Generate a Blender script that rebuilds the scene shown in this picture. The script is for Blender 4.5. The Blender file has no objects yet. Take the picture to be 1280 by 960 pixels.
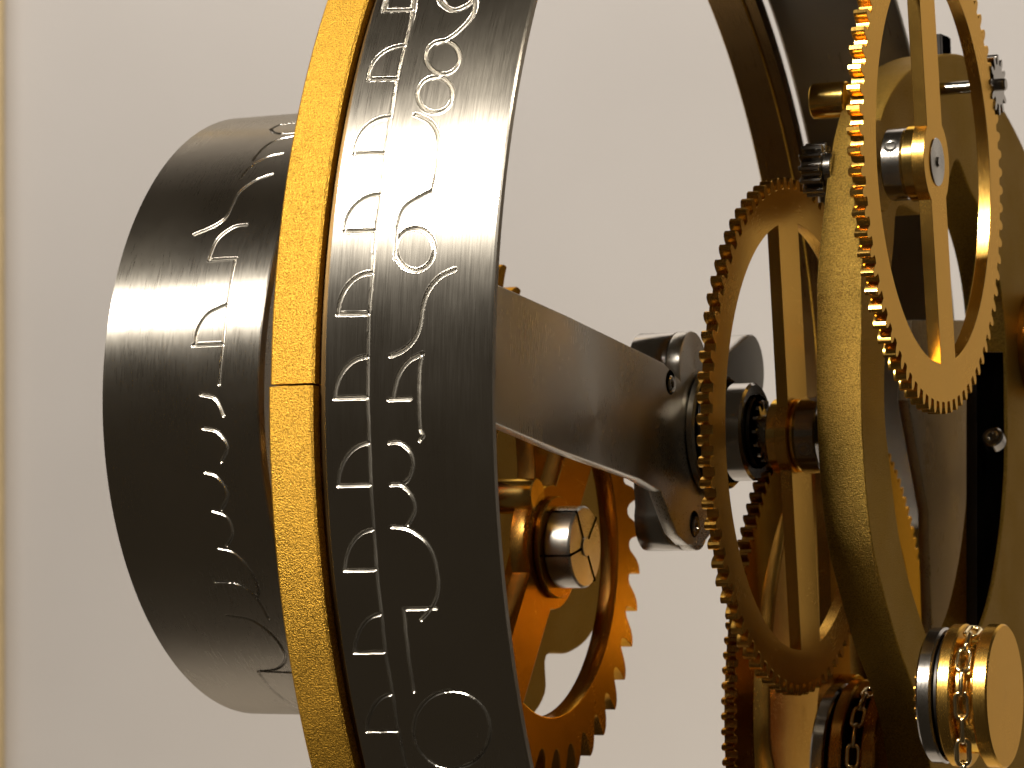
import bpy, bmesh, math, random
import numpy as np
from mathutils import Matrix, Vector
random.seed(4)
SC = bpy.context.scene
COL = SC.collection

# ------------------------------------------------------------------ camera
FPX = 3657.85                       # focal length in pixels of a 1280 wide frame
cam_d = bpy.data.cameras.new('camera'); cam = bpy.data.objects.new('camera', cam_d); COL.objects.link(cam)
cam.location = (0, 0, 0); cam.rotation_euler = (math.radians(90), 0, 0)
cam_d.sensor_width = 36; cam_d.lens = FPX / 1280 * 36
cam_d.clip_start = .05; cam_d.clip_end = 50
cam_d.dof.use_dof = True; cam_d.dof.focus_distance = .86; cam_d.dof.aperture_fstop = 38
SC.camera = cam

# ------------------------------------------------------------------ world and lamps
W = bpy.data.worlds.new('World'); SC.world = W; W.use_nodes = True
bg = W.node_tree.nodes['Background']; bg.inputs[0].default_value = (.95, .74, .50, 1); bg.inputs[1].default_value = .035

def lamp(name, loc, aim, size, power, col, sy=None, spread=180):
    l = bpy.data.lights.new(name, 'AREA'); l.energy = power; l.color = col
    l.shape = 'RECTANGLE'; l.size = size; l.size_y = sy or size; l.spread = math.radians(spread)
    o = bpy.data.objects.new(name, l); COL.objects.link(o); o.location = loc
    o.rotation_euler = (Vector(aim) - Vector(loc)).to_track_quat('-Z', 'Y').to_euler()
    return o
lamp('area_lamp', (-.75, -.15, 1.02), (0, .85, 0), .11, 7.4, (1, .92, .80), spread=60)
lamp('area_lamp', (.9, -.3, 1.5), (.15, .95, 0), .2, 1.3, (1, .88, .70), spread=60)  # weak fill lamp, added to brighten the machine from the right
lamp('wall_fill', (0, 1.55, 2.5), (0, 2.9, .55), 3.2, 41, (1, .95, .895), .3, 80)  # unseen lamp added to light the wall evenly
lamp('wall_fill', (2.6, 1.5, 2.4), (2.6, 2.9, .4), 1.6, 10, (1, .93, .86), .3, 80)  # unseen lamp added for the right stretch of wall that the gears reflect
SC.view_settings.view_transform = 'Standard'; SC.view_settings.look = 'None'
SC.view_settings.exposure = 0; SC.view_settings.gamma = 1
SC.render.engine = 'CYCLES'

# ------------------------------------------------------------------ machine frame: every disc shares one axis direction
AZ, EL = math.radians(-24.3872), math.radians(1.8935)
n = np.array([math.cos(AZ)*math.cos(EL), math.sin(AZ)*math.cos(EL), math.sin(EL)])   # along the shafts
d = np.array([-math.sin(AZ), math.cos(AZ), 0.])                                      # across, away
u = np.cross(n, d)                                                                   # up
C0 = np.array([.0426, 1., -.0174])
ROT = Matrix(((d[0], u[0], n[0]), (d[1], u[1], n[1]), (d[2], u[2], n[2])))
def frame(p=0, q=0, s=0):
    return Matrix.Translation(Vector(C0 + n*s + d*p + u*q)) @ ROT.to_4x4()
def ray(x, y): return np.array([(x-640)/FPX, 1, (480-y)/FPX])
def pp(x, y, s):                     # where a line of sight meets the plane at s along the shafts
    r = ray(x, y); o = C0 + n*s; t = (o@n)/(r@n); v = r*t - o
    return (float(v@d), float(v@u))
def pc(x, y, R, q0=0, p0=0):         # ... and a cylinder about the shaft direction, near side -> (s, theta)
    r = ray(x, y); c = C0 + u*q0 + d*p0
    a1, a2 = r@d, r@u; b1, b2 = c@d, c@u
    A = a1*a1+a2*a2; B = -2*(a1*b1+a2*b2); K = b1*b1+b2*b2-R*R
    D = B*B-4*A*K
    if D < 0: D = 0
    t = (-B-math.sqrt(D))/(2*A); v = r*t-c
    return (float(v@n), math.atan2(float(v@u), -float(v@d)))
def fit_circle(pts, s):              # the circle in the plane at s that passes through sighted points
    A = np.array([pp(x, y, s) for x, y in pts])
    m = np.c_[2*A, np.ones(len(A))]; a, b, c = np.linalg.lstsq(m, (A**2).sum(1), rcond=None)[0]
    return float(a), float(b), float(math.sqrt(c+a*a+b*b))
def depth(p, q, s): return float((C0 + n*s + d*p + u*q)[1])

# ------------------------------------------------------------------ materials
def mat(name, col, rough, metal=1, aniso=0, tang=None, brush=0, grain=0, grain_scale=1500, var=.12, rvar=.08, tint=None):
    m = bpy.data.materials.new(name); m.use_nodes = True; t = m.node_tree; N = t.nodes; L = t.links
    b = N['Principled BSDF']; b.inputs['Metallic'].default_value = metal
    tc = N.new('ShaderNodeTexCoord')
    big = N.new('ShaderNodeTexNoise'); big.inputs['Scale'].default_value = 38; big.inputs['Detail'].default_value = 6
    L.new(tc.outputs['Object'], big.inputs['Vector'])
    mix = N.new('ShaderNodeMix'); mix.data_type = 'RGBA'
    mix.inputs[6].default_value = (*[c*(1-var) for c in col], 1); mix.inputs[7].default_value = (*[min(1, c*(1+var)) for c in col], 1)
    L.new(big.outputs['Fac'], mix.inputs[0]); L.new(mix.outputs[2], b.inputs['Base Color'])
    rr = N.new('ShaderNodeMapRange'); rr.inputs[1].default_value = .3; rr.inputs[2].default_value = .7
    rr.inputs[3].default_value = max(.03, rough-rvar); rr.inputs[4].default_value = rough+rvar
    nrm = None
    if brush:
        sep = N.new('ShaderNodeSeparateXYZ'); L.new(tc.outputs['Object'], sep.inputs[0])
        if tang:                                        # strokes run round the axis
            at = N.new('ShaderNodeMath'); at.operation = 'ARCTAN2'; L.new(sep.outputs[1], at.inputs[0]); L.new(sep.outputs[0], at.inputs[1])
            a2 = N.new('ShaderNodeVectorMath'); a2.operation = 'LENGTH'
            cb0 = N.new('ShaderNodeCombineXYZ'); L.new(sep.outputs[0], cb0.inputs[0]); L.new(sep.outputs[1], cb0.inputs[1]); L.new(cb0.outputs[0], a2.inputs[0])
            cb = N.new('ShaderNodeCombineXYZ')
            def mul(o, k):
                q = N.new('ShaderNodeMath'); q.operation = 'MULTIPLY'; L.new(o, q.inputs[0]); q.inputs[1].default_value = k; return q.outputs[0]
            L.new(mul(at.outputs[0], 22), cb.inputs[0]); L.new(mul(sep.outputs[2], 3800), cb.inputs[1]); L.new(mul(a2.outputs['Value'], 2600), cb.inputs[2])
        else:
            cb = N.new('ShaderNodeMapping'); cb.inputs['Scale'].default_value = (120, 2600, 2600); L.new(tc.outputs['Object'], cb.inputs[0])
        st = N.new('ShaderNodeTexNoise'); st.inputs['Scale'].default_value = 1; st.inputs['Detail'].default_value = 3
        L.new(cb.outputs[0], st.inputs['Vector'])
        mm = N.new('ShaderNodeMath'); mm.operation = 'ADD'; L.new(st.outputs['Fac'], mm.inputs[0]); L.new(big.outputs['Fac'], mm.inputs[1])
        m2 = N.new('ShaderNodeMath'); m2.operation = 'MULTIPLY'; m2.inputs[1].default_value = .5; L.new(mm.outputs[0], m2.inputs[0])
        L.new(m2.outputs[0], rr.inputs[0])
        bp = N.new('ShaderNodeBump'); bp.inputs['Strength'].default_value = brush; bp.inputs['Distance'].default_value = .0001
        L.new(st.outputs['Fac'], bp.inputs['Height']); nrm = bp
    else:
        L.new(big.outputs['Fac'], rr.inputs[0])
    L.new(rr.outputs[0], b.inputs['Roughness'])
    if grain:
        g = N.new('ShaderNodeTexNoise'); g.inputs['Scale'].default_value = grain_scale; g.inputs['Detail'].default_value = 4; g.inputs['Roughness'].default_value = .62
        L.new(tc.outputs['Object'], g.inputs['Vector'])
        bp = N.new('ShaderNodeBump'); bp.inputs['Strength'].default_value = grain; bp.inputs['Distance'].default_value = .0006
        L.new(g.outputs['Fac'], bp.inputs['Height'])
        if nrm: L.new(nrm.outputs[0], bp.inputs['Normal'])
        nrm = bp
        sp = N.new('ShaderNodeMapRange'); sp.inputs[1].default_value = .36; sp.inputs[2].default_value = .60     # colour is darker where the grain dips
        sp.inputs[3].default_value = .50; sp.inputs[4].default_value = 1.12; L.new(g.outputs['Fac'], sp.inputs[0])
        vm = N.new('ShaderNodeVectorMath'); vm.operation = 'SCALE'; L.new(mix.outputs[2], vm.inputs[0]); L.new(sp.outputs[0], vm.inputs['Scale'])
        L.new(vm.outputs[0], b.inputs['Base Color'])
    if nrm: L.new(nrm.outputs[0], b.inputs['Normal'])
    if aniso:
        b.inputs['Anisotropic'].default_value = aniso
        tg = N.new('ShaderNodeTangent'); tg.direction_type = 'RADIAL'; tg.axis = 'Z'; L.new(tg.outputs[0], b.inputs['Tangent'])
        b.inputs['Anisotropic Rotation'].default_value = .25
    if tint: b.inputs['Specular Tint'].default_value = (*tint, 1)
    return m
M_STEEL = mat('brushed_steel', (.56, .53, .475), .30, aniso=.94, tang=1, brush=.13, rvar=.06, var=.10, tint=(.42, .40, .37))
M_DARK = mat('hardened_steel', (.20, .19, .18), .16, var=.2)
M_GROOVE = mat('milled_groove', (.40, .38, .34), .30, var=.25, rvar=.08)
M_PLATE = mat('ground_steel', (.58, .56, .51), .30, aniso=.55, tang=1, brush=.12, rvar=.07)
M_TURN = mat('turned_steel', (.42, .40, .37), .17, brush=.1, tang=1, rvar=.05)
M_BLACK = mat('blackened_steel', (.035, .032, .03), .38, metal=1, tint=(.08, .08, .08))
M_GOLD = mat('cast_gold_bronze', (.58, .325, .045), .46, grain=.8, grain_scale=2100, var=.10, tint=(1, .72, .35))
M_CAST = mat('cast_bronze', (.31, .195, .042), .38, grain=1, grain_scale=2000, var=.16, tint=(.85, .68, .45))
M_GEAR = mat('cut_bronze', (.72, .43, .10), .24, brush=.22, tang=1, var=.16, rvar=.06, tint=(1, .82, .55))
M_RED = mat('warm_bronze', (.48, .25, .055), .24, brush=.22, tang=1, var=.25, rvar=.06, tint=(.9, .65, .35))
M_BRASS = mat('turned_brass', (.82, .55, .16), .15, brush=.12, tang=1, var=.06, rvar=.04, tint=(1, .75, .35))
M_SHADED = mat('shaded_steel', (.16, .15, .135), .34, aniso=.6, brush=.1, tang=1, tint=(.5, .48, .45))  # ring steel with a darker colour, for the dim reflections on its inner face
M_LINER = mat('shaded_machined_bronze', (.20, .125, .05), .3, brush=.1, tang=1)  # bronze darkened in colour, for inner faces that reflect the dark room
M_CHAIN = mat('chain_brass', (.80, .66, .38), .14, var=.1, rvar=.04)

def wallmat():
    m = bpy.data.materials.new('painted_wall'); m.use_nodes = True; t = m.node_tree; N = t.nodes; L = t.links
    b = N['Principled BSDF']; b.inputs['Roughness'].default_value = .85
    tc = N.new('ShaderNodeTexCoord'); no = N.new('ShaderNodeTexNoise'); no.inputs['Scale'].default_value = 2.2; no.inputs['Detail'].default_value = 8
    L.new(tc.outputs['Object'], no.inputs[0])
    r = N.new('ShaderNodeValToRGB'); r.color_ramp.elements[0].color = (.60, .555, .505, 1); r.color_ramp.elements[1].color = (.66, .615, .565, 1)
    r.color_ramp.elements[0].position = .3; r.color_ramp.elements[1].position = .7
    L.new(no.outputs[0], r.inputs[0]); L.new(r.outputs[0], b.inputs['Base Color'])
    bp = N.new('ShaderNodeBump'); bp.inputs['Strength'].default_value = .15; n2 = N.new('ShaderNodeTexNoise'); n2.inputs['Scale'].default_value = 260
    L.new(tc.outputs['Object'], n2.inputs[0]); L.new(n2.outputs[0], bp.inputs['Height']); L.new(bp.outputs[0], b.inputs['Normal'])
    return m
M_WALL = wallmat()

# ------------------------------------------------------------------ object helpers
def link(name, me, m, parent=None, mw=None):
    o = bpy.data.objects.new(name, me); COL.objects.link(o)
    if m and not me.materials: me.materials.append(m)
    if parent: o.parent = parent
    if mw is not None:
        if parent: o.matrix_local = mw
        else: o.matrix_world = mw
    return o
def thing(name, label, cat, p=0, q=0, s=0, group=None):
    o = bpy.data.objects.new(name, None); COL.objects.link(o); o.empty_display_size = .02
    o.matrix_world = frame(p, q, s); o['label'] = label; o['category'] = cat
    if group: o['group'] = group
    return o
def smooth(me, ang=35):
    me.polygons.foreach_set('use_smooth', [True]*len(me.polygons))
    try: me.set_sharp_from_angle(angle=math.radians(ang))
    except Exception: pass
def lathe(prof, seg=96, a0=0, a1=2*math.pi):
    """prof: (r, z) list, closed loop if first == last; turned about local z"""
    full = abs(a1-a0-2*math.pi) < 1e-6
    closed = prof[0] == prof[-1]
    P = prof[:-1] if closed else prof
    k = len(P); ns = seg if full else seg+1
    V = []; F = []
    for i in range(ns):
        a = a0+(a1-a0)*i/seg
        V += [(r*math.cos(a), r*math.sin(a), z) for r, z in P]
    for i in range(seg):
        j = (i+1) % ns
        for e in range(k if closed else k-1):
            f = (e+1) % k
            F.append((i*k+e, j*k+e, j*k+f, i*k+f))
    if closed and not full:
        F.append(tuple(range(k-1, -1, -1))); F.append(tuple((ns-1)*k+e for e in range(k)))
    me = bpy.data.meshes.new('turned'); me.from_pydata(V, [], F)
    bm = bmesh.new(); bm.from_mesh(me); bmesh.ops.remove_doubles(bm, verts=bm.verts, dist=1e-7); bmesh.ops.recalc_face_normals(bm, faces=bm.faces)
    bm.to_mesh(me); bm.free(); smooth(me); return me
def disc(r, z0, z1, c=None, seg=64, bore=0):
    c = c if c is not None else min(.0004, (z1-z0)*.2)
    pr = [(bore, z0), (r-c, z0), (r, z0+c), (r, z1-c), (r-c, z1), (bore, z1)]
    if bore: pr.append(pr[0])
    return lathe(pr, seg)
def plate(loops, z0, z1, bev=.0003, res=1, ang=30):
    """outline loops (first the outside, the rest holes) in local (x, y), filled and given thickness along z"""
    cu = bpy.data.curves.new('c', 'CURVE'); cu.dimensions = '2D'; cu.fill_mode = 'BOTH'
    bev = min(bev, (z1-z0)*.3)
    cu.extrude = (z1-z0)/2-bev; cu.bevel_depth = bev; cu.bevel_resolution = res; cu.offset = -bev
    for lp in loops:
        sp = cu.splines.new('POLY'); sp.points.add(len(lp)-1)
        for i, (x, y) in enumerate(lp): sp.points[i].co = (x, y, 0, 1)
        sp.use_cyclic_u = True
    o = bpy.data.objects.new('c', cu); COL.objects.link(o)
    dg = bpy.context.evaluated_depsgraph_get(); me = bpy.data.meshes.new_from_object(o.evaluated_get(dg))
    bpy.data.objects.remove(o); bpy.data.curves.remove(cu)
    me.transform(Matrix.Translation((0, 0, (z0+z1)/2)))
    me.materials.clear()
    smooth(me, ang); return me
def spline(pts, k=6, closed=True):
    """Catmull-Rom through the points"""
    P = [np.array(q, float) for q in pts]; m = len(P); out = []
    rng = range(m) if closed else range(m-1)
    for i in rng:
        if closed: a, b, c, e = P[i-1], P[i], P[(i+1) % m], P[(i+2) % m]
        else: a, b, c, e = P[max(i-1, 0)], P[i], P[i+1], P[min(i+2, m-1)]
        for j in range(k):
            t = j/k
            out.append(tuple(.5*((2*b)+(-a+c)*t+(2*a-5*b+4*c-e)*t*t+(-a+3*b-3*c+e)*t**3)))
    if not closed: out.append(tuple(P[-1]))
    return out
def circle(cx, cy, r, k=40): return [(cx+r*math.cos(2*math.pi*i/k), cy+r*math.sin(2*math.pi*i/k)) for i in range(k)]
def gear_loop(N, tip, root, ph=0, fill=.52, ogive=.5):
    L = []
    for i in range(N):
        a = 2*math.pi*(i+ph)/N; w = math.pi/N
        h = root+(tip-root)*(1-ogive)
        for da, r in ((-.93, root), (-fill*1.08, root+(tip-root)*.06), (-fill, h), (-fill*.74, h+(tip-h)*.62), (-fill*.36, tip), (fill*.36, tip), (fill*.74, h+(tip-h)*.62), (fill, h), (fill*1.08, root+(tip-root)*.06), (.93, root)):
            L.append((r*math.cos(a+da*w), r*math.sin(a+da*w)))
    return L
def two_spoke_windows(R, w, hub, ang, taper=1.0, k=44):
    """two D shaped windows either side of one straight bar of half width w (through a hub)"""
    out = []
    for sg in (1, -1):
        L = []
        a_in = math.asin(w/R)
        for i in range(k+1):
            a = -math.pi/2+a_in+(math.pi-2*a_in)*i/k
            L.append((sg*R*math.cos(a), R*math.sin(a)))
        ah = math.asin(min(.99, w/hub))
        yh = hub*math.cos(ah)
        for t in (0.93, .6, .3): L.append((sg*w, yh+(R*math.cos(a_in)-yh)*t))
        for i in range(13):
            a = math.pi/2-ah-(math.pi-2*ah)*i/12
            L.append((sg*hub*math.cos(a), hub*math.sin(a)))
        for t in (.3, .6, .93): L.append((sg*w, -(yh+(R*math.cos(a_in)-yh)*t)))
        c, s_ = math.cos(ang), math.sin(ang)
        out.append([(x*c-y*s_, x*s_+y*c) for x, y in L])
    return out
def sunk_screw(parent, p, q, z, R):
    o = link('screw', disc(R, -R, 0, .0004), M_BLACK, parent, Matrix.Translation((p, q, z)))
    link('screw_head', lathe([(0, -.0001), (R*.3, -.0001), (R*.34, .0002), (R*.62, .0003), (R*.74, -.0002)], 24), M_TURN, o, Matrix.Translation((R*.1, -R*.16, .0001)))
def screw(parent, p, q, z, R, facing='z', recess=.5, m=None, name='set_screw'):
    """socket screw; facing 'z' along the shaft, or an angle (radians) round it"""
    me = lathe([(0, -R*.6), (R*.42, -R*.6), (R*.46, -R*.05), (R*.62, 0), (R*.86, -R*.02), (R, -R*.18), (R, -R*1.2), (0, -R*1.2)], 28)
    M = Matrix.Translation((p, q, z))
    if facing != 'z': M = M @ Matrix.Rotation(facing, 4, 'Z') @ Matrix.Rotation(math.pi/2, 4, 'Y')
    return link(name, me, m or M_TURN, parent, M)

# ------------------------------------------------------------------ the setting: wall running into a pale floor
def build_wall():
    V = []; F = []
    xs = [-1.6, -.8, 0, 1, 2, 3.2]
    prof = [(2.6, 3.2), (2.6, 1), (2.6, 0), (2.6, -.75)] + [(2.6-.35*(1-math.cos(a)), -.75-.35*math.sin(a)) for a in [math.pi/2*i/8 for i in range(1, 9)]] + [(1.75, -1.1), (1.3, -1.1)]
    for x in xs: V += [(x, y, z) for y, z in prof]
    k = len(prof)
    for i in range(len(xs)-1):
        for j in range(k-1): F.append((i*k+j, i*k+j+1, (i+1)*k+j+1, (i+1)*k+j))
    me = bpy.data.meshes.new('wall'); me.from_pydata(V, [], F); smooth(me)
    o = link('wall', me, M_WALL); o['kind'] = 'structure'
    me = bpy.data.meshes.new('trim')
    x0, x1 = (-641/FPX*2.59-.06), (4-640)/FPX*2.59
    vs = [(x, y, z) for x in (x0, x1) for y in (2.585, 2.599) for z in (-.74, 2.6)]
    me.from_pydata(vs, [], [(0, 1, 3, 2), (4, 6, 7, 5), (0, 4, 5, 1), (2, 3, 7, 6), (0, 2, 6, 4), (1, 5, 7, 3)])
    mt = mat('trim_paint', (.62, .47, .25), .6, metal=0)
    o = link('wall_trim', me, mt); o['kind'] = 'structure'
build_wall()

# ------------------------------------------------------------------ engraved cylinders
def quarter(xl, yb, xt, yt, k=10):   # the arc of a glyph, from the left foot to the top
    return [(xt-(xt-xl)*math.cos(math.pi/2*i/k), yb-(yb-yt)*math.sin(math.pi/2*i/k)) for i in range(k+1)]
def ell(cx, cy, rx, ry, a0=0, a1=360, k=28, tilt=0):
    o = []
    for i in range(k+1):
        a = math.radians(a0+(a1-a0)*i/k); x, y = rx*math.cos(a), ry*math.sin(a); t = math.radians(tilt)
        o.append((cx+x*math.cos(t)-y*math.sin(t), cy+x*math.sin(t)+y*math.cos(t)))
    return o
def zm(ox, oy, k, pts): return [(ox+x/k, oy+y/k) for x, y in pts]

def engraved(R, s0, s1, th0, th1, pitch, lines, q0, width, deep):
    """a patch of cylinder wall with round-bottomed grooves cut along the lines"""
    ns = int((s1-s0)/pitch)+1; nt = int((th1-th0)*R/pitch)+1
    S = np.linspace(s0, s1, ns); T = np.linspace(th0, th1, nt)
    H = np.full((nt, ns), 9.)
    for ln in lines:
        P = np.array([pc(x, y, R, q0) for x, y in ln]); P[:, 1] *= R
        for a, b in zip(P[:-1], P[1:]):
            lo = np.minimum(a, b)-width*1.6; hi = np.maximum(a, b)+width*1.6
            i0, i1 = np.searchsorted(S, [lo[0], hi[0]]); j0, j1 = np.searchsorted(T*R, [lo[1], hi[1]])
            if i0 >= i1 or j0 >= j1: continue
            X, Y = np.meshgrid(S[i0:i1], T[j0:j1]*R); ab = b-a; l2 = max(ab@ab, 1e-14)
            t = np.clip(((X-a[0])*ab[0]+(Y-a[1])*ab[1])/l2, 0, 1)
            D = np.hypot(X-a[0]-t*ab[0], Y-a[1]-t*ab[1])
            H[j0:j1, i0:i1] = np.minimum(H[j0:j1, i0:i1], D)
    e = H/width
    dz = np.where(e < 1, -deep*np.sqrt(np.clip(1-e*e, 0, 1)), 0) + np.where((e >= 1) & (e < 1.5), deep*.10*np.sin((e-1)/.5*math.pi), 0)
    SS, TT = np.meshgrid(S, T); RR = R+dz
    V = np.stack([-RR*np.cos(TT), RR*np.sin(TT), SS], -1).reshape(-1, 3)
    idx = np.arange(nt*ns).reshape(nt, ns)
    F = np.stack([idx[:-1, :-1], idx[:-1, 1:], idx[1:, 1:], idx[1:, :-1]], -1).reshape(-1, 4)
    me = bpy.data.meshes.new('engraved'); me.vertices.add(len(V)); me.vertices.foreach_set('co', V.astype('f').ravel())
    me.loops.add(F.size); me.loops.foreach_set('vertex_index', F.astype('i').ravel())
    me.polygons.add(len(F)); me.polygons.foreach_set('loop_start', np.arange(0, F.size, 4, dtype='i'))
    me.update(calc_edges=True); me.validate()
    me.polygons.foreach_set('use_smooth', np.ones(len(F), bool))
    me.flip_normals()
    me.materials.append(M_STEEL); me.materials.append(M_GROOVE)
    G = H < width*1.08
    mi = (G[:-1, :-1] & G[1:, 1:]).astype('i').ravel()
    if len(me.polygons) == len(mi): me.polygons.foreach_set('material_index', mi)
    return me

# --- left drum
RD, D0, D1, DQ = .1075, -.1458, -.0870, .0109
A = (100, 100, 2.4); B = (100, 480, 2.182)
drum_lines = [
 zm(*A, [(650, 128), (600, 134), (572, 148), (580, 158), (600, 162), (650, 158)]),
 zm(*A, spline([(650, 166), (590, 180), (550, 205), (520, 240)], 5, False)),
 zm(*A, spline([(610, 220), (560, 232), (510, 262), (480, 298)], 5, False)),
 zm(*A, spline([(578, 283), (530, 300), (480, 335), (460, 370), (438, 412), (400, 440), (342, 464)], 5, False)),
 zm(*A, spline([(500, 435), (460, 442), (412, 480), (387, 540)], 5, False)), zm(*A, [(387, 540), (468, 535), (450, 620), (440, 690), (430, 790), (418, 912)]),
 zm(*A, spline([(440, 673), (385, 700), (355, 745), (345, 795)], 5, False)), zm(*A, [(340, 796), (430, 792)]),
 zm(*B, spline([(330, 28), (370, 40), (392, 85)], 6, False)),
 zm(*B, spline([(335, 120), (375, 130), (402, 170), (385, 212)], 6, False)),
 zm(*B, spline([(340, 240), (375, 253), (402, 300), (385, 345)], 6, False)),
 zm(*B, spline([(360, 345), (400, 362), (416, 405), (400, 442)], 6, False)),
 zm(*B, spline([(375, 447), (420, 460), (465, 510), (487, 560), (480, 585)], 5, False)),
 zm(*B, spline([(368, 540), (430, 545), (480, 582), (515, 642)], 5, False)),
 zm(*B, spline([(400, 632), (470, 645), (530, 690), (560, 742), (540, 775), (485, 783)], 5, False)),
 zm(*B, [(485, 783), (600, 788)]), zm(*B, spline([(485, 783), (530, 840), (600, 888)], 5, False))]
drum = thing('engraved_drum', 'dark brushed steel drum with engraved curved strokes, behind the gold ring', 'drum', 0, DQ, 0)
TA, TB = math.radians(-83), math.radians(83)
link('engraved_face', engraved(RD, D0+.0004, D1-.0004, TA, TB, .00022, drum_lines, DQ, .00052, .00065), M_STEEL, drum)
# remaining wall, rims and inside of the drum: angles here run from +x, the near side is at pi
th = .004
DC = D1-.013                          # the wall is cut back on the far side
link('shell', lathe([(RD, D0+.0004), (RD-.0004, D0), (RD-th, D0), (RD-th, DC)], 200), M_STEEL, drum)
link('shell_lip', lathe([(RD-th, DC), (RD-th, D1), (RD-.0004, D1), (RD, D1-.0004)], 110, math.pi-math.radians(100), math.pi+math.radians(100)), M_STEEL, drum)
link('back_wall', lathe([(RD, D0+.0004), (RD, DC)], 110, math.pi-TA, 3*math.pi-TB), M_STEEL, drum)
link('end_plate', disc(RD-th-.0002, D0+.004, D0+.009, seg=120), M_PLATE, drum)

# --- big engraved ring
RS, S0, S1 = .2264, 0., .0502
G3 = (330, 0, 3.657); G4 = (330, 240, 3.657); G5 = (330, 480, 3.657); G6 = (330, 720, 3.657)
ring_lines = []
spine = []
glyphs = [(-88, -170, 690, 575, G3)]
# left column: (foot x, base y, top x, top y) in picture pixels
gl = [(507, -75, 538, -112), (481, 13, 516, -22), (461, 99, 503.5, 57), (443, 192, 487.5, 146), (431, 289, 474, 243), (423, 393, 465, 341),
      (419, 498, 460, 446), (423, 607, 462.5, 554), (431, 713, 469, 662), (443, 816, 478.5, 768), (458.5, 914.5, 490, 868), (478, 1005, 508, 962)]
spl = [(545, -130), (522, -30), (517, 12), (506.5, 58), (497, 99), (489, 146), (481, 191), (476, 243), (469, 290), (466, 341), (461.5, 393), (460.5, 446), (460, 499), (462, 554), (464, 607), (467.5, 662), (471, 713), (477, 768), (482, 816), (491, 868), (498, 915), (508, 962), (518, 1008), (530, 1060)]
ring_lines.append(spline(spl, 3, False))
def sx(y):
    return float(np.interp(y, [q[1] for q in spl], [q[0] for q in spl]))
for fx, fy, tx, ty in gl:
    ring_lines.append(quarter(fx, fy, sx(ty)-1, ty)); ring_lines.append([(fx-1, fy), (sx(fy), fy-1)])
ring_lines += [
 zm(*G3, spline([(800, -60), (805, 0), (850, 42), (900, 38), (948, 5), (960, -50)], 5, False)),
 zm(*G3, spline([(945, -70), (966, 0), (955, 65), (905, 128), (845, 175), (788, 200)], 5, False)),
 zm(*G3, ell(818, 262, 76, 78, tilt=-58)), zm(*G3, ell(783, 432, 82, 80, tilt=-58)),
 zm(*G3, [(820, 340), (785, 352)]),
 zm(*G3, spline([(690, 522), (712, 530), (765, 560), (796, 620), (798, 700), (785, 790), (768, 872)], 5, False)),
 zm(*G3, spline([(768, 872), (700, 905), (640, 950), (612, 1030), (602, 1120), (600, 1180)], 5, False)),
 zm(*G4, ell(690, 262, 88, 98)),
 zm(*G4, spline([(872, 355), (805, 388), (752, 450), (728, 520), (716, 600), (690, 670), (640, 722), (578, 750)], 5, False)),
 zm(*G4, spline([(725, 740), (660, 775), (615, 840), (590, 940)], 5, False)), zm(*G4, [(722, 740), (712, 800), (708, 960)]),
 zm(*G5, [(570, 70), (672, 66)]), zm(*G5, [(708, 0), (710, 120), (714, 205), (730, 235), (712, 258)]),
 zm(*G5, spline([(572, 268), (620, 268), (668, 308), (682, 370), (662, 430), (635, 456)], 5, False)),
 zm(*G5, spline([(580, 460), (630, 462), (678, 515), (690, 580), (656, 645)], 5, False)),
 zm(*G5, spline([(583, 652), (650, 660), (725, 705), (772, 775), (793, 870), (795, 950), (770, 1015), (718, 1078)], 5, False)),
 zm(*G6, [(638, 150), (788, 148)]), zm(*G6, spline([(638, 155), (658, 345), (684, 528)], 5, False)),
 zm(*G6, ell(858, 702, 176, 178)), zm(*G6, spline([(800, 885), (830, 960), (900, 1040)], 4, False))]
ring = thing('engraved_ring', 'large brushed steel ring engraved with a column of quarter arcs and numerals', 'ring', 0, 0, 0)
TA, TB = math.radians(-37), math.radians(37)
link('engraved_face', engraved(RS, S0+.0005, S1-.0005, TA, TB, .0002, ring_lines, 0, .00050, .00065), M_STEEL, ring)
tr = .0028
link('band', lathe([(RS, S0+.0005), (RS-.0005, S0), (RS-tr+.001, S0), (RS-tr, S0+.001), (RS-tr, S0+.0012)], 360), M_STEEL, ring)
link('inner_face', lathe([(RS-tr, S0+.0012), (RS-tr, S1-.0003)], 360), M_SHADED, ring)
link('front_rim', lathe([(RS-tr, S1-.0003), (RS-tr+.0003, S1), (RS-.0005, S1), (RS, S1-.0005)], 360), M_STEEL, ring)
link('outer_wall', lathe([(RS, S0+.0005), (RS, S1-.0005)], 290, math.pi-TA, 3*math.pi-TB), M_STEEL, ring)

# --- gold ring, made of two castings that butt together in front
RB, B0, B1, BI = .2237, -.0183, -.0046, .2126
gring = thing('gold_ring', 'rough cast gold ring with a joint line, clamped beside the steel ring', 'ring', 0, 0, 0)
sj, tj = pc(366, 481, RB)
c = .0007
def seg_prof(R): return [(BI, B0), (R-c, B0), (R, B0+c), (R, B1-c), (R-c, B1), (BI, B1), (BI, B0)]
link('ring_segment', lathe(seg_prof(RB), 160, 0, math.pi-tj-.0016), M_GOLD, gring)
link('ring_segment', lathe(seg_prof(RB+.0009), 160, math.pi-tj+.0016, 2*math.pi), M_GOLD, gring)
link('liner', lathe([(BI-.0002, B0+.0004), (BI-.0002, B1-.0004)], 240), M_LINER, gring)
link('flange', lathe([(BI+.001, B1), (RB-.0035, B1), (RB-.0035, S0-.0001), (BI+.001, S0-.0001), (BI+.001, B1)], 240), M_LINER, gring)

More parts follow.
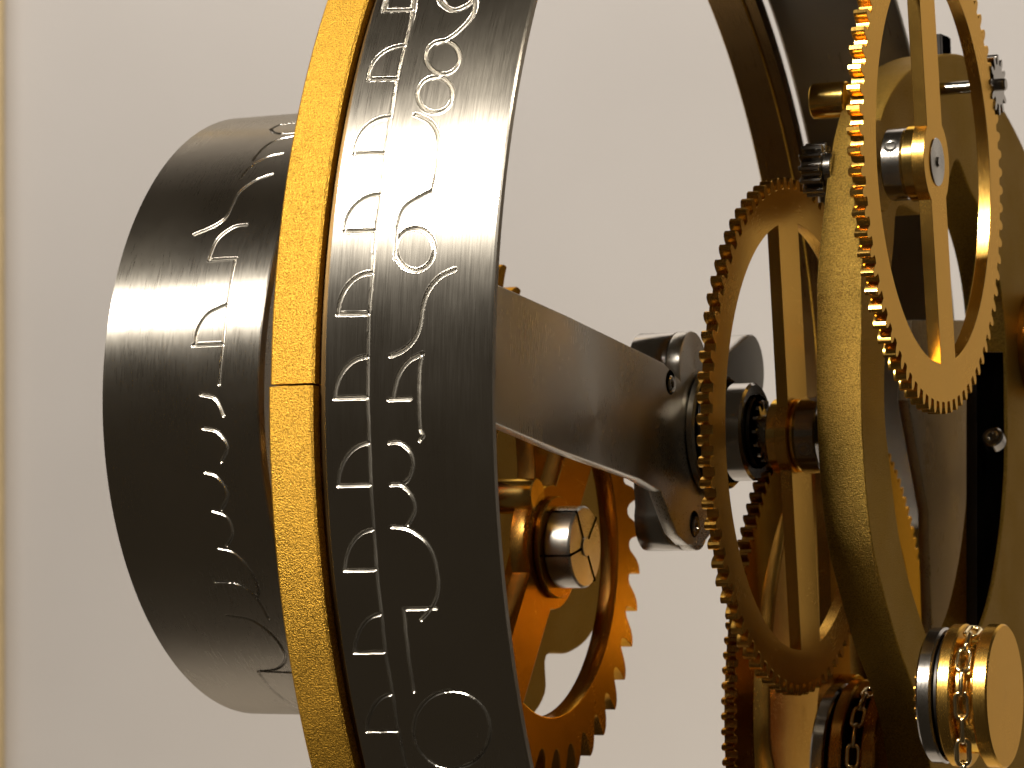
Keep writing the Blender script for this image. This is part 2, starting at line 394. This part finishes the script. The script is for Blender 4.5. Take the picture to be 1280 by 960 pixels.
# ------------------------------------------------------------------ ratchet wheel behind the ring
def local(pts, s, p0, q0): return [(a-p0, b-q0) for a, b in (pp(x, y, s) for x, y in pts)]
SR = -.028
rp, rq = pp(692, 684, SR)
RR_ = sum(math.hypot(*(np.array(pp(x, y, SR))-(rp, rq))) for x, y in [(805, 672), (806, 700), (804, 732), (797, 786), (787, 832), (775, 874), (758, 909), (739, 934), (719, 947), (696, 950)])/10
def ratchet_loop(N, tip, root, ph=0):
    L = []
    for i in range(N):
        a = 2*math.pi*(i+ph)/N; st = 2*math.pi/N      # hooks point clockwise
        for f, r in ((0, tip), (.06, tip*1.0), (.14, tip-(tip-root)*.03), (.26, tip-(tip-root)*.12), (.40, root+(tip-root)*.66), (.52, root+(tip-root)*.36), (.62, root+(tip-root)*.12), (.74, root), (.87, root+(tip-root)*.02), (.96, root+(tip-root)*.22), (.995, root+(tip-root)*.6)):
            L.append((r*math.cos(a+f*st), r*math.sin(a+f*st)))
    return L
rat = thing('ratchet_wheel', 'dark bronze wheel with coarse hooked teeth, half hidden by the steel ring', 'gear wheel', rp, rq, SR)
wi = RR_*.79
wins = two_spoke_windows(RR_*.73, .0105, RR_*.27, math.radians(-40))
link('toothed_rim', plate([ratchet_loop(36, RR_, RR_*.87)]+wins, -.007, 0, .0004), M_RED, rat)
link('hub', disc(.0175, .0001, .0022), M_RED, rat)
SN = SR+.0118
nut_p, nut_q = rp, rq
nut = thing('slotted_nut', 'round dark steel cap cut by four crossing slots, below the broad steel arm', 'nut', nut_p, nut_q, SN)
rn = .0140
link('cap', disc(rn, -.0095, 0, .0007), M_PLATE, nut)
link('neck', disc(rn*.7, -.0115, -.0095, .0004), M_RED, nut)
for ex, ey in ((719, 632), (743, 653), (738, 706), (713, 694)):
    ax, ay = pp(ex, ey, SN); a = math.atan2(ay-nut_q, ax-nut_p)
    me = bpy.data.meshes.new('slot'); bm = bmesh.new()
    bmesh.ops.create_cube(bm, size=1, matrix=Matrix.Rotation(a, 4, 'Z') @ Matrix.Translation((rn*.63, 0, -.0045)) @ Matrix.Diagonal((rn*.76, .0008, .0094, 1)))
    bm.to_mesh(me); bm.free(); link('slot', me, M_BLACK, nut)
link('centre_boss', disc(.0034, 0, .0006, .0003), M_PLATE, nut)

SR2 = -.048
wp, wq = pp(580, 586, SR2)
rat2 = thing('ratchet_wheel', 'second hooked wheel whose few dark teeth peep above the steel arm at the ring edge', 'gear wheel', wp, wq, SR2)
RW = 298/FPX*depth(wp, wq, SR2)
link('toothed_rim', plate([ratchet_loop(36, RW, RW*.88)]+two_spoke_windows(RW*.73, .0105, RW*.27, math.radians(20)), -.007, 0, .0004), M_RED, rat2)
rear = thing('rear_bracket', 'brown cast plate with a rounded end, behind the hooked wheel', 'bracket', rp, rq, -.062)
L = local([(560, 560), (640, 500), (720, 530), (762, 590), (768, 680), (757, 750), (738, 795), (712, 816), (684, 820), (682, 868), (655, 900), (600, 880), (560, 760)], -.062, rp, rq)
link('plate', plate([spline(L, 5)], -.010, 0, .001), M_CAST, rear)
link('post', disc(.006, 0, .034), M_BRASS, rear, Matrix.Translation((-.012, .018, 0)))

# ------------------------------------------------------------------ arm and three-lobed bearing block on the main shaft
SA = .0255
arm = thing('support_arm', 'broad ground steel arm slanting from the big ring to the bearing block', 'arm', 0, 0, SA)
arm_px = [(560, 330), (619, 354), (710, 395), (800, 439), (830, 454), (852, 478), (872, 520), (884, 565), (893, 606), (898, 636), (892, 664), (877, 682), (860, 681), (847, 668), (838, 646), (826, 614), (800, 599), (700, 563), (615, 527), (560, 506)]
link('blade', plate([local(arm_px, SA, 0, 0)], -.0045, 0, .0004), M_PLATE, arm)
x, y = pp(838, 478, SA); sunk_screw(arm, x, y, .0003, .0042)
blk = thing('bearing_block', 'steel block with three round lobes around the main shaft', 'bearing block', 0, 0, SA-.005)
lobes = [((868, 464), 50), ((873, 648), 40), ((957, 462), 48)]
lz = SA-.005
pts = []
cs = [pp(*q, SA) + (r/FPX*.985,) for q, r in lobes]
# hull-like outline round the lobes with waists between
cen = (0, 0)
out = []
order = sorted(range(3), key=lambda i: math.atan2(cs[i][1], cs[i][0]))
for oi in range(3):
    x, y, r = cs[order[oi]]; a = math.atan2(y, x)
    for k in range(-6, 7): 
        b = a+math.radians(16*k); out.append((x+r*math.cos(b), y+r*math.sin(b)))
    x2, y2, r2 = cs[order[(oi+1) % 3]]; a2 = math.atan2(y2, x2)
    if a2 < a: a2 += 2*math.pi
    am = (a+a2)/2; out.append((.0215*math.cos(am), .0215*math.sin(am)))
link('body', plate([out], -.014, 0, .0005), M_TURN, blk)
link('pad', plate([circle(cs[1][0], cs[1][1], cs[1][2]*.999, 48)], 0, .0048, .0005), M_PLATE, blk)
link('pad', plate([circle(cs[0][0], cs[0][1], cs[0][2]*.999, 48)], 0, .0048, .0005), M_PLATE, blk)
x, y = pp(868, 655, SA); sunk_screw(arm, x, y, .0003, .0046)

main = thing('main_shaft', 'polished steel shaft and stacked bearing collars running through the tall gear', 'shaft', 0, 0, 0)
link('shaft', disc(.0055, -.02, .078), M_TURN, main)
link('flange', disc(.0215, SA+.0002, SA+.0035, .0008), M_TURN, main)
link('flange', disc(.0195, SA+.0036, SA+.0050, .0004), M_BLACK, main)
link('flange', disc(.0190, SA+.0051, SA+.0085, .0008), M_DARK, main)
link('flange', disc(.0170, SA+.0085, SA+.0100, .0003), M_BLACK, main)
link('flange', disc(.0165, SA+.0100, SA+.0180, .0008), M_TURN, main)
def pinion(parent, N, tip, root, z0, z1, m): return link('pinion', plate([gear_loop(N, tip, root)], z0, z1, .00012, 0, 22), m, parent)
link('sleeve', disc(.0125, SA+.0180, SA+.0195, .0005), M_BLACK, main)
pinion(main, 14, .0105, .0075, SA+.0195, SA+.0215, M_TURN)

# ------------------------------------------------------------------ toothed wheels
def collar(parent, R, z0, z1, ang, m=M_TURN):
    c_ = link('collar', disc(R, z0, z1, .0005), m, parent)
    screw(c_, R*math.cos(ang), R*math.sin(ang), (z0+z1)/2, .0028, facing=ang)
    return c_
# tall gear on the main shaft
SG2 = .0585; q2 = -.0018
g2 = thing('tall_gear', 'slim bronze spur gear on the main shaft, left of the rough cast frame', 'gear wheel', 0, q2, SG2, 'bronze spur gears of the train')
R2 = .0862
link('toothed_rim', plate([gear_loop(80, R2, R2-.0038)]+two_spoke_windows(R2*.825, .0100, .0145, math.radians(4)), -.0040, 0, .00012, 0, 22), M_GEAR, g2)
link('hub', disc(.0125, -.0080, -.0041), M_BRASS, g2)
link('hub', disc(.0122, .0001, .0016), M_BRASS, g2)
collar(g2, .0127, .0018, .0092, math.radians(180+20), M_TURN)

# low gear
SG3 = .045
p3, q3 = pp(1054, 890, SG3); R3 = 396/FPX*depth(p3, q3, SG3)
g3 = thing('low_gear', 'wide bronze gear at the bottom, its fine teeth rising behind the tall gear', 'gear wheel', p3, q3, SG3, 'bronze spur gears of the train')
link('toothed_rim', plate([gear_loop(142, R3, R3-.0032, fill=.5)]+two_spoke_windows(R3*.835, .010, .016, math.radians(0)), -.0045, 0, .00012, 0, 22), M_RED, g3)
link('hub', disc(.0135, 0, .006), M_BRASS, g3)

# upper gear, in front of the frame
SG1 = .1125
p1, q1, R1 = fit_circle([(1070,92),(1067,140),(1066,170),(1069.5,247),(1074,300),(1081,345),(1091,387),(1129,462),(1143,486),(1158,504),(1173,510),(1188,509),(1208,491),(1221,470),(1255,232),(1254,265),(1254,307),(1250,330),(1246,372),(1224,17),(1229,35),(1234,55),(1254,170)], SG1-.002)
p1, q1, R1 = -.0138, .0852, .0812
g1 = thing('upper_gear', 'slim bronze gear at top right with a bar across and a steel hub centre', 'gear wheel', p1, q1, SG1, 'bronze spur gears of the train')
xa, ya = pp(1161, 0, SG1); xb, yb = pp(1187, 442, SG1)
a_sp = math.atan2(ya-yb, xa-xb)-math.pi/2
link('toothed_rim', plate([gear_loop(80, R1, R1-.0040, ph=.3)]+two_spoke_windows(R1*.80, .0085, .0145, a_sp), -.0042, 0, .00012, 0, 22), M_GEAR, g1)
link('hub_insert', disc(.0078, .0000, .0004, .00015), M_PLATE, g1)
link('shaft_end', disc(.0018, .0004, .0010, .0003), M_TURN, g1)
link('hub', disc(.0122, -.0085, -.0043), M_BRASS, g1)
collar(g1, .0117, -.0155, -.0087, math.radians(180-28))

# pinion shaft of the upper gear (left end shows above the tall gear)
ps = thing('pinion_shaft', 'small steel pinion meshing at the top of the tall gear', 'pinion', p1, q1, 0, 'small steel pinions')
sp_ = None
for i in range(400):
    s_ = .02+i*.0003
    P = C0+n*s_+d*p1+u*q1
    if 640+FPX*P[0]/P[1] > 1022: sp_ = s_; break
pinion(ps, 12, .0088, .0060, sp_-.004, sp_+.003, M_TURN)
link('collar', disc(.0058, sp_+.003, sp_+.006), M_TURN, ps)
link('shaft', disc(.0024, sp_-.004, SG1-.016), M_TURN, ps)
# pinion at the right of the upper gear
pp2 = pp(1247, 106, SG1)
pr = thing('pinion_shaft', 'small steel pinion at the right edge of the upper gear', 'pinion', pp2[0], pp2[1], SG1, 'small steel pinions')
pinion(pr, 12, .0105, .0070, -.004, .0005, M_TURN)
link('collar', disc(.0060, -.0075, -.004), M_BLACK, pr)
link('shaft', disc(.0022, -.022, .003), M_TURN, pr)

# ------------------------------------------------------------------ cast frame
SF, TF = .092, .0150
fr = thing('cast_frame', 'rough cast bronze frame curving down between the two slim gears', 'frame', 0, 0, SF)
outer = [(1077, 400), (1077, 345), (1083, 275), (1091, 205), (1104, 140), (1126, 98), (1156, 76), (1185, 67), (1212, 73), (1235, 103), (1257, 140), (1282, 190), (1312, 270), (1335, 400), (1345, 560), (1340, 760), (1320, 940), (1290, 1060),
         (1215, 1110), (1180, 1050), (1163, 960), (1155, 910), (1143, 864), (1122, 805), (1104, 740), (1091, 685), (1083, 620), (1078, 548), (1076, 470)]
inner = [(1124, 258), (1117, 312), (1109, 400), (1106, 500), (1112, 575), (1127, 684), (1152, 775), (1172, 815), (1205, 815), (1231, 772), (1249, 690), (1258, 600), (1259, 520), (1257, 420), (1248, 340), (1232, 278), (1212, 236), (1196, 200), (1182, 236), (1155, 268)]
link('casting', plate([spline(local(outer, SF, 0, 0), 6), spline(local(inner, SF, 0, 0), 5)], -TF, 0, .0007), M_CAST, fr)
x, y = pp(1163, 208, SF)
link('shaft_boss', disc(.0150, 0, .0022), M_CAST, fr, Matrix.Translation((p1, q1, 0)))
# stepped bearing boss of the casting at its right edge
x, y = pp(1288, 432, SF)
link('bearing_boss', lathe([(0, 0), (.0200, 0), (.0200, .0040), (.0190, .0062), (.0165, .0072), (.0160, .0080), (.0160, .0145), (.0150, .0158), (0, .0158)], 72), M_RED, fr, Matrix.Translation((x, y, .0001)))
x2, y2 = pp(1240, 545, SF+.004)
screw(fr, x2, y2, .004, .0040, facing=math.radians(180-30), name='screw')
# black plate added for the shade on the right limb's inner side
ck = thing('shade_cheek', 'black plate standing for the shaded inner side of the right limb of the frame', 'plate', 0, 0, SF-.019)
L = local([(1221, 440), (1262, 440), (1266, 520), (1262, 620), (1255, 690), (1238, 770), (1221, 800)], SF-.0012, 0, 0)
link('plate', plate([L], -.004+.0178, .0178, .0004), M_BLACK, ck)
bk = thing('backing_plate', 'smooth grey steel plate seen through the opening of the cast frame', 'plate', 0, 0, .066)
L = local([(1140, 400), (1232, 400), (1232, 800), (1165, 800), (1160, 640), (1135, 500)], .066, 0, 0)
link('plate', plate([L], -.004, 0, .0004), M_PLATE, bk)
# brass pillar
p_, q_ = pp(1017, 127, .066)
pl = thing('brass_pillar', 'short polished brass pillar joining the frame, beside the upper gear', 'pillar', p_, q_, 0)
link('pillar', disc(.0060, .066, SF-TF+.001, .0004), M_BRASS, pl)

# small block on top of the frame
x, y = pp(1180, 60, SF-.004)
me = bpy.data.meshes.new('lug'); bm = bmesh.new()
bmesh.ops.create_cube(bm, size=1, matrix=Matrix.Translation((x, y, -.007)) @ Matrix.Diagonal((.012, .009, .008, 1)))
bmesh.ops.bevel(bm, geom=bm.edges[:], offset=.0006, segments=2, affect='EDGES'); bm.to_mesh(me); bm.free()
link('lug', me, M_BLACK, fr)

# lit rear plate behind the low gear
SB = .030
bp_ = thing('rear_plate', 'tan cast bronze plate showing through the windows of the low gear', 'plate', p3, q3, SB)
L = local([(1000, 600), (1060, 560), (1110, 600), (1120, 760), (1110, 1010), (1010, 1040), (968, 960), (962, 870), (966, 780), (978, 690)], SB, p3, q3)
link('plate', plate([spline(L, 5)], -.008, 0, .0008), M_GEAR, bp_)

# ------------------------------------------------------------------ chain barrels and chains
def barrel(label, px, py, hh, s_front, pin, m1, m2):
    p_, q_ = pp(px, py, s_front); R = hh/FPX*depth(p_, q_, s_front)
    b = thing('chain_barrel', label, 'barrel', p_, q_, s_front, 'chain barrels')
    link('cap', disc(R, -.0050, 0, .0006), m1, b)
    link('drum', disc(R*.80, -.0120, -.0050), m2, b)
    link('flange', disc(R*1.0, -.0165, -.0120, .0006), m1, b)
    link('spacer', disc(R*.86, -.0185, -.0165, .0004), M_BLACK, b)
    link('rim', disc(R*.95, -.0235, -.0185, .0007), M_TURN, b)
    if pin: link('pinion', plate([gear_loop(22, R*.55, R*.46)], -.0268, -.0235, .00012, 0, 22), M_RED, b)
    return p_, q_, R
b1 = barrel('polished brass chain barrel at the lower right corner', 1257, 870, 90, .1290, 1, M_GEAR, M_BRASS)
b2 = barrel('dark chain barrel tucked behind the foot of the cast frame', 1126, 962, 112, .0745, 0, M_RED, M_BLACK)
link_me = None
def make_link(L_, W_, r):
    path = []
    hl = (L_-W_)/2; R = W_/2-r
    for i in range(9): a = math.pi*i/8; path.append((R*math.cos(a), hl+R*math.sin(a)))
    for i in range(9): a = math.pi+math.pi*i/8; path.append((R*math.cos(a), -hl+R*math.sin(a)))
    V = []; F = []; k = 8; m = len(path)
    for i, (x, y) in enumerate(path):
        tx, ty = path[(i+1) % m][0]-path[i-1][0], path[(i+1) % m][1]-path[i-1][1]; l = math.hypot(tx, ty); nx, ny = ty/l, -tx/l
        for j in range(k):
            a = 2*math.pi*j/k; V.append((x+nx*r*math.cos(a), y+ny*r*math.cos(a), r*math.sin(a)))
    for i in range(m):
        for j in range(k): F.append((i*k+j, ((i+1) % m)*k+j, ((i+1) % m)*k+(j+1) % k, i*k+(j+1) % k))
    me = bpy.data.meshes.new('link'); me.from_pydata(V, [], F); smooth(me, 80); me.materials.append(M_CHAIN); return me
LM = make_link(.0098, .0056, .00085)
def chain(label, b, s_front, down, phase=0):
    p_, q_, R = b; rr = R*.80+.0030
    t = thing('chain', label, 'chain', p_, q_, s_front-.0085, 'chains')
    step = .0073; i = 0; L_ = -.6*rr*math.pi/2
    total = down
    x = -rr*math.pi*.42
    while x < total:
        if x < 0: a = math.pi+x/rr*1.0; pos = (-rr*math.cos(-x/rr), rr*math.sin(-x/rr)); tilt = -(-x/rr)
        else: pos = (-rr, -x); tilt = 0
        M = Matrix.Translation((pos[0], pos[1], 0)) @ Matrix.Rotation(tilt, 4, 'Z') @ Matrix.Rotation(math.radians(18 if i % 2 else 108)+random.uniform(-.12, .12), 4, 'Y')
        link('link', LM, M_CHAIN, t, M); x += step; i += 1
chain('small brass link chain wound over the brass barrel in the corner', b1, .1290, .05)
chain('small brass link chain hanging behind the foot of the cast frame', b2, .0745, .05)
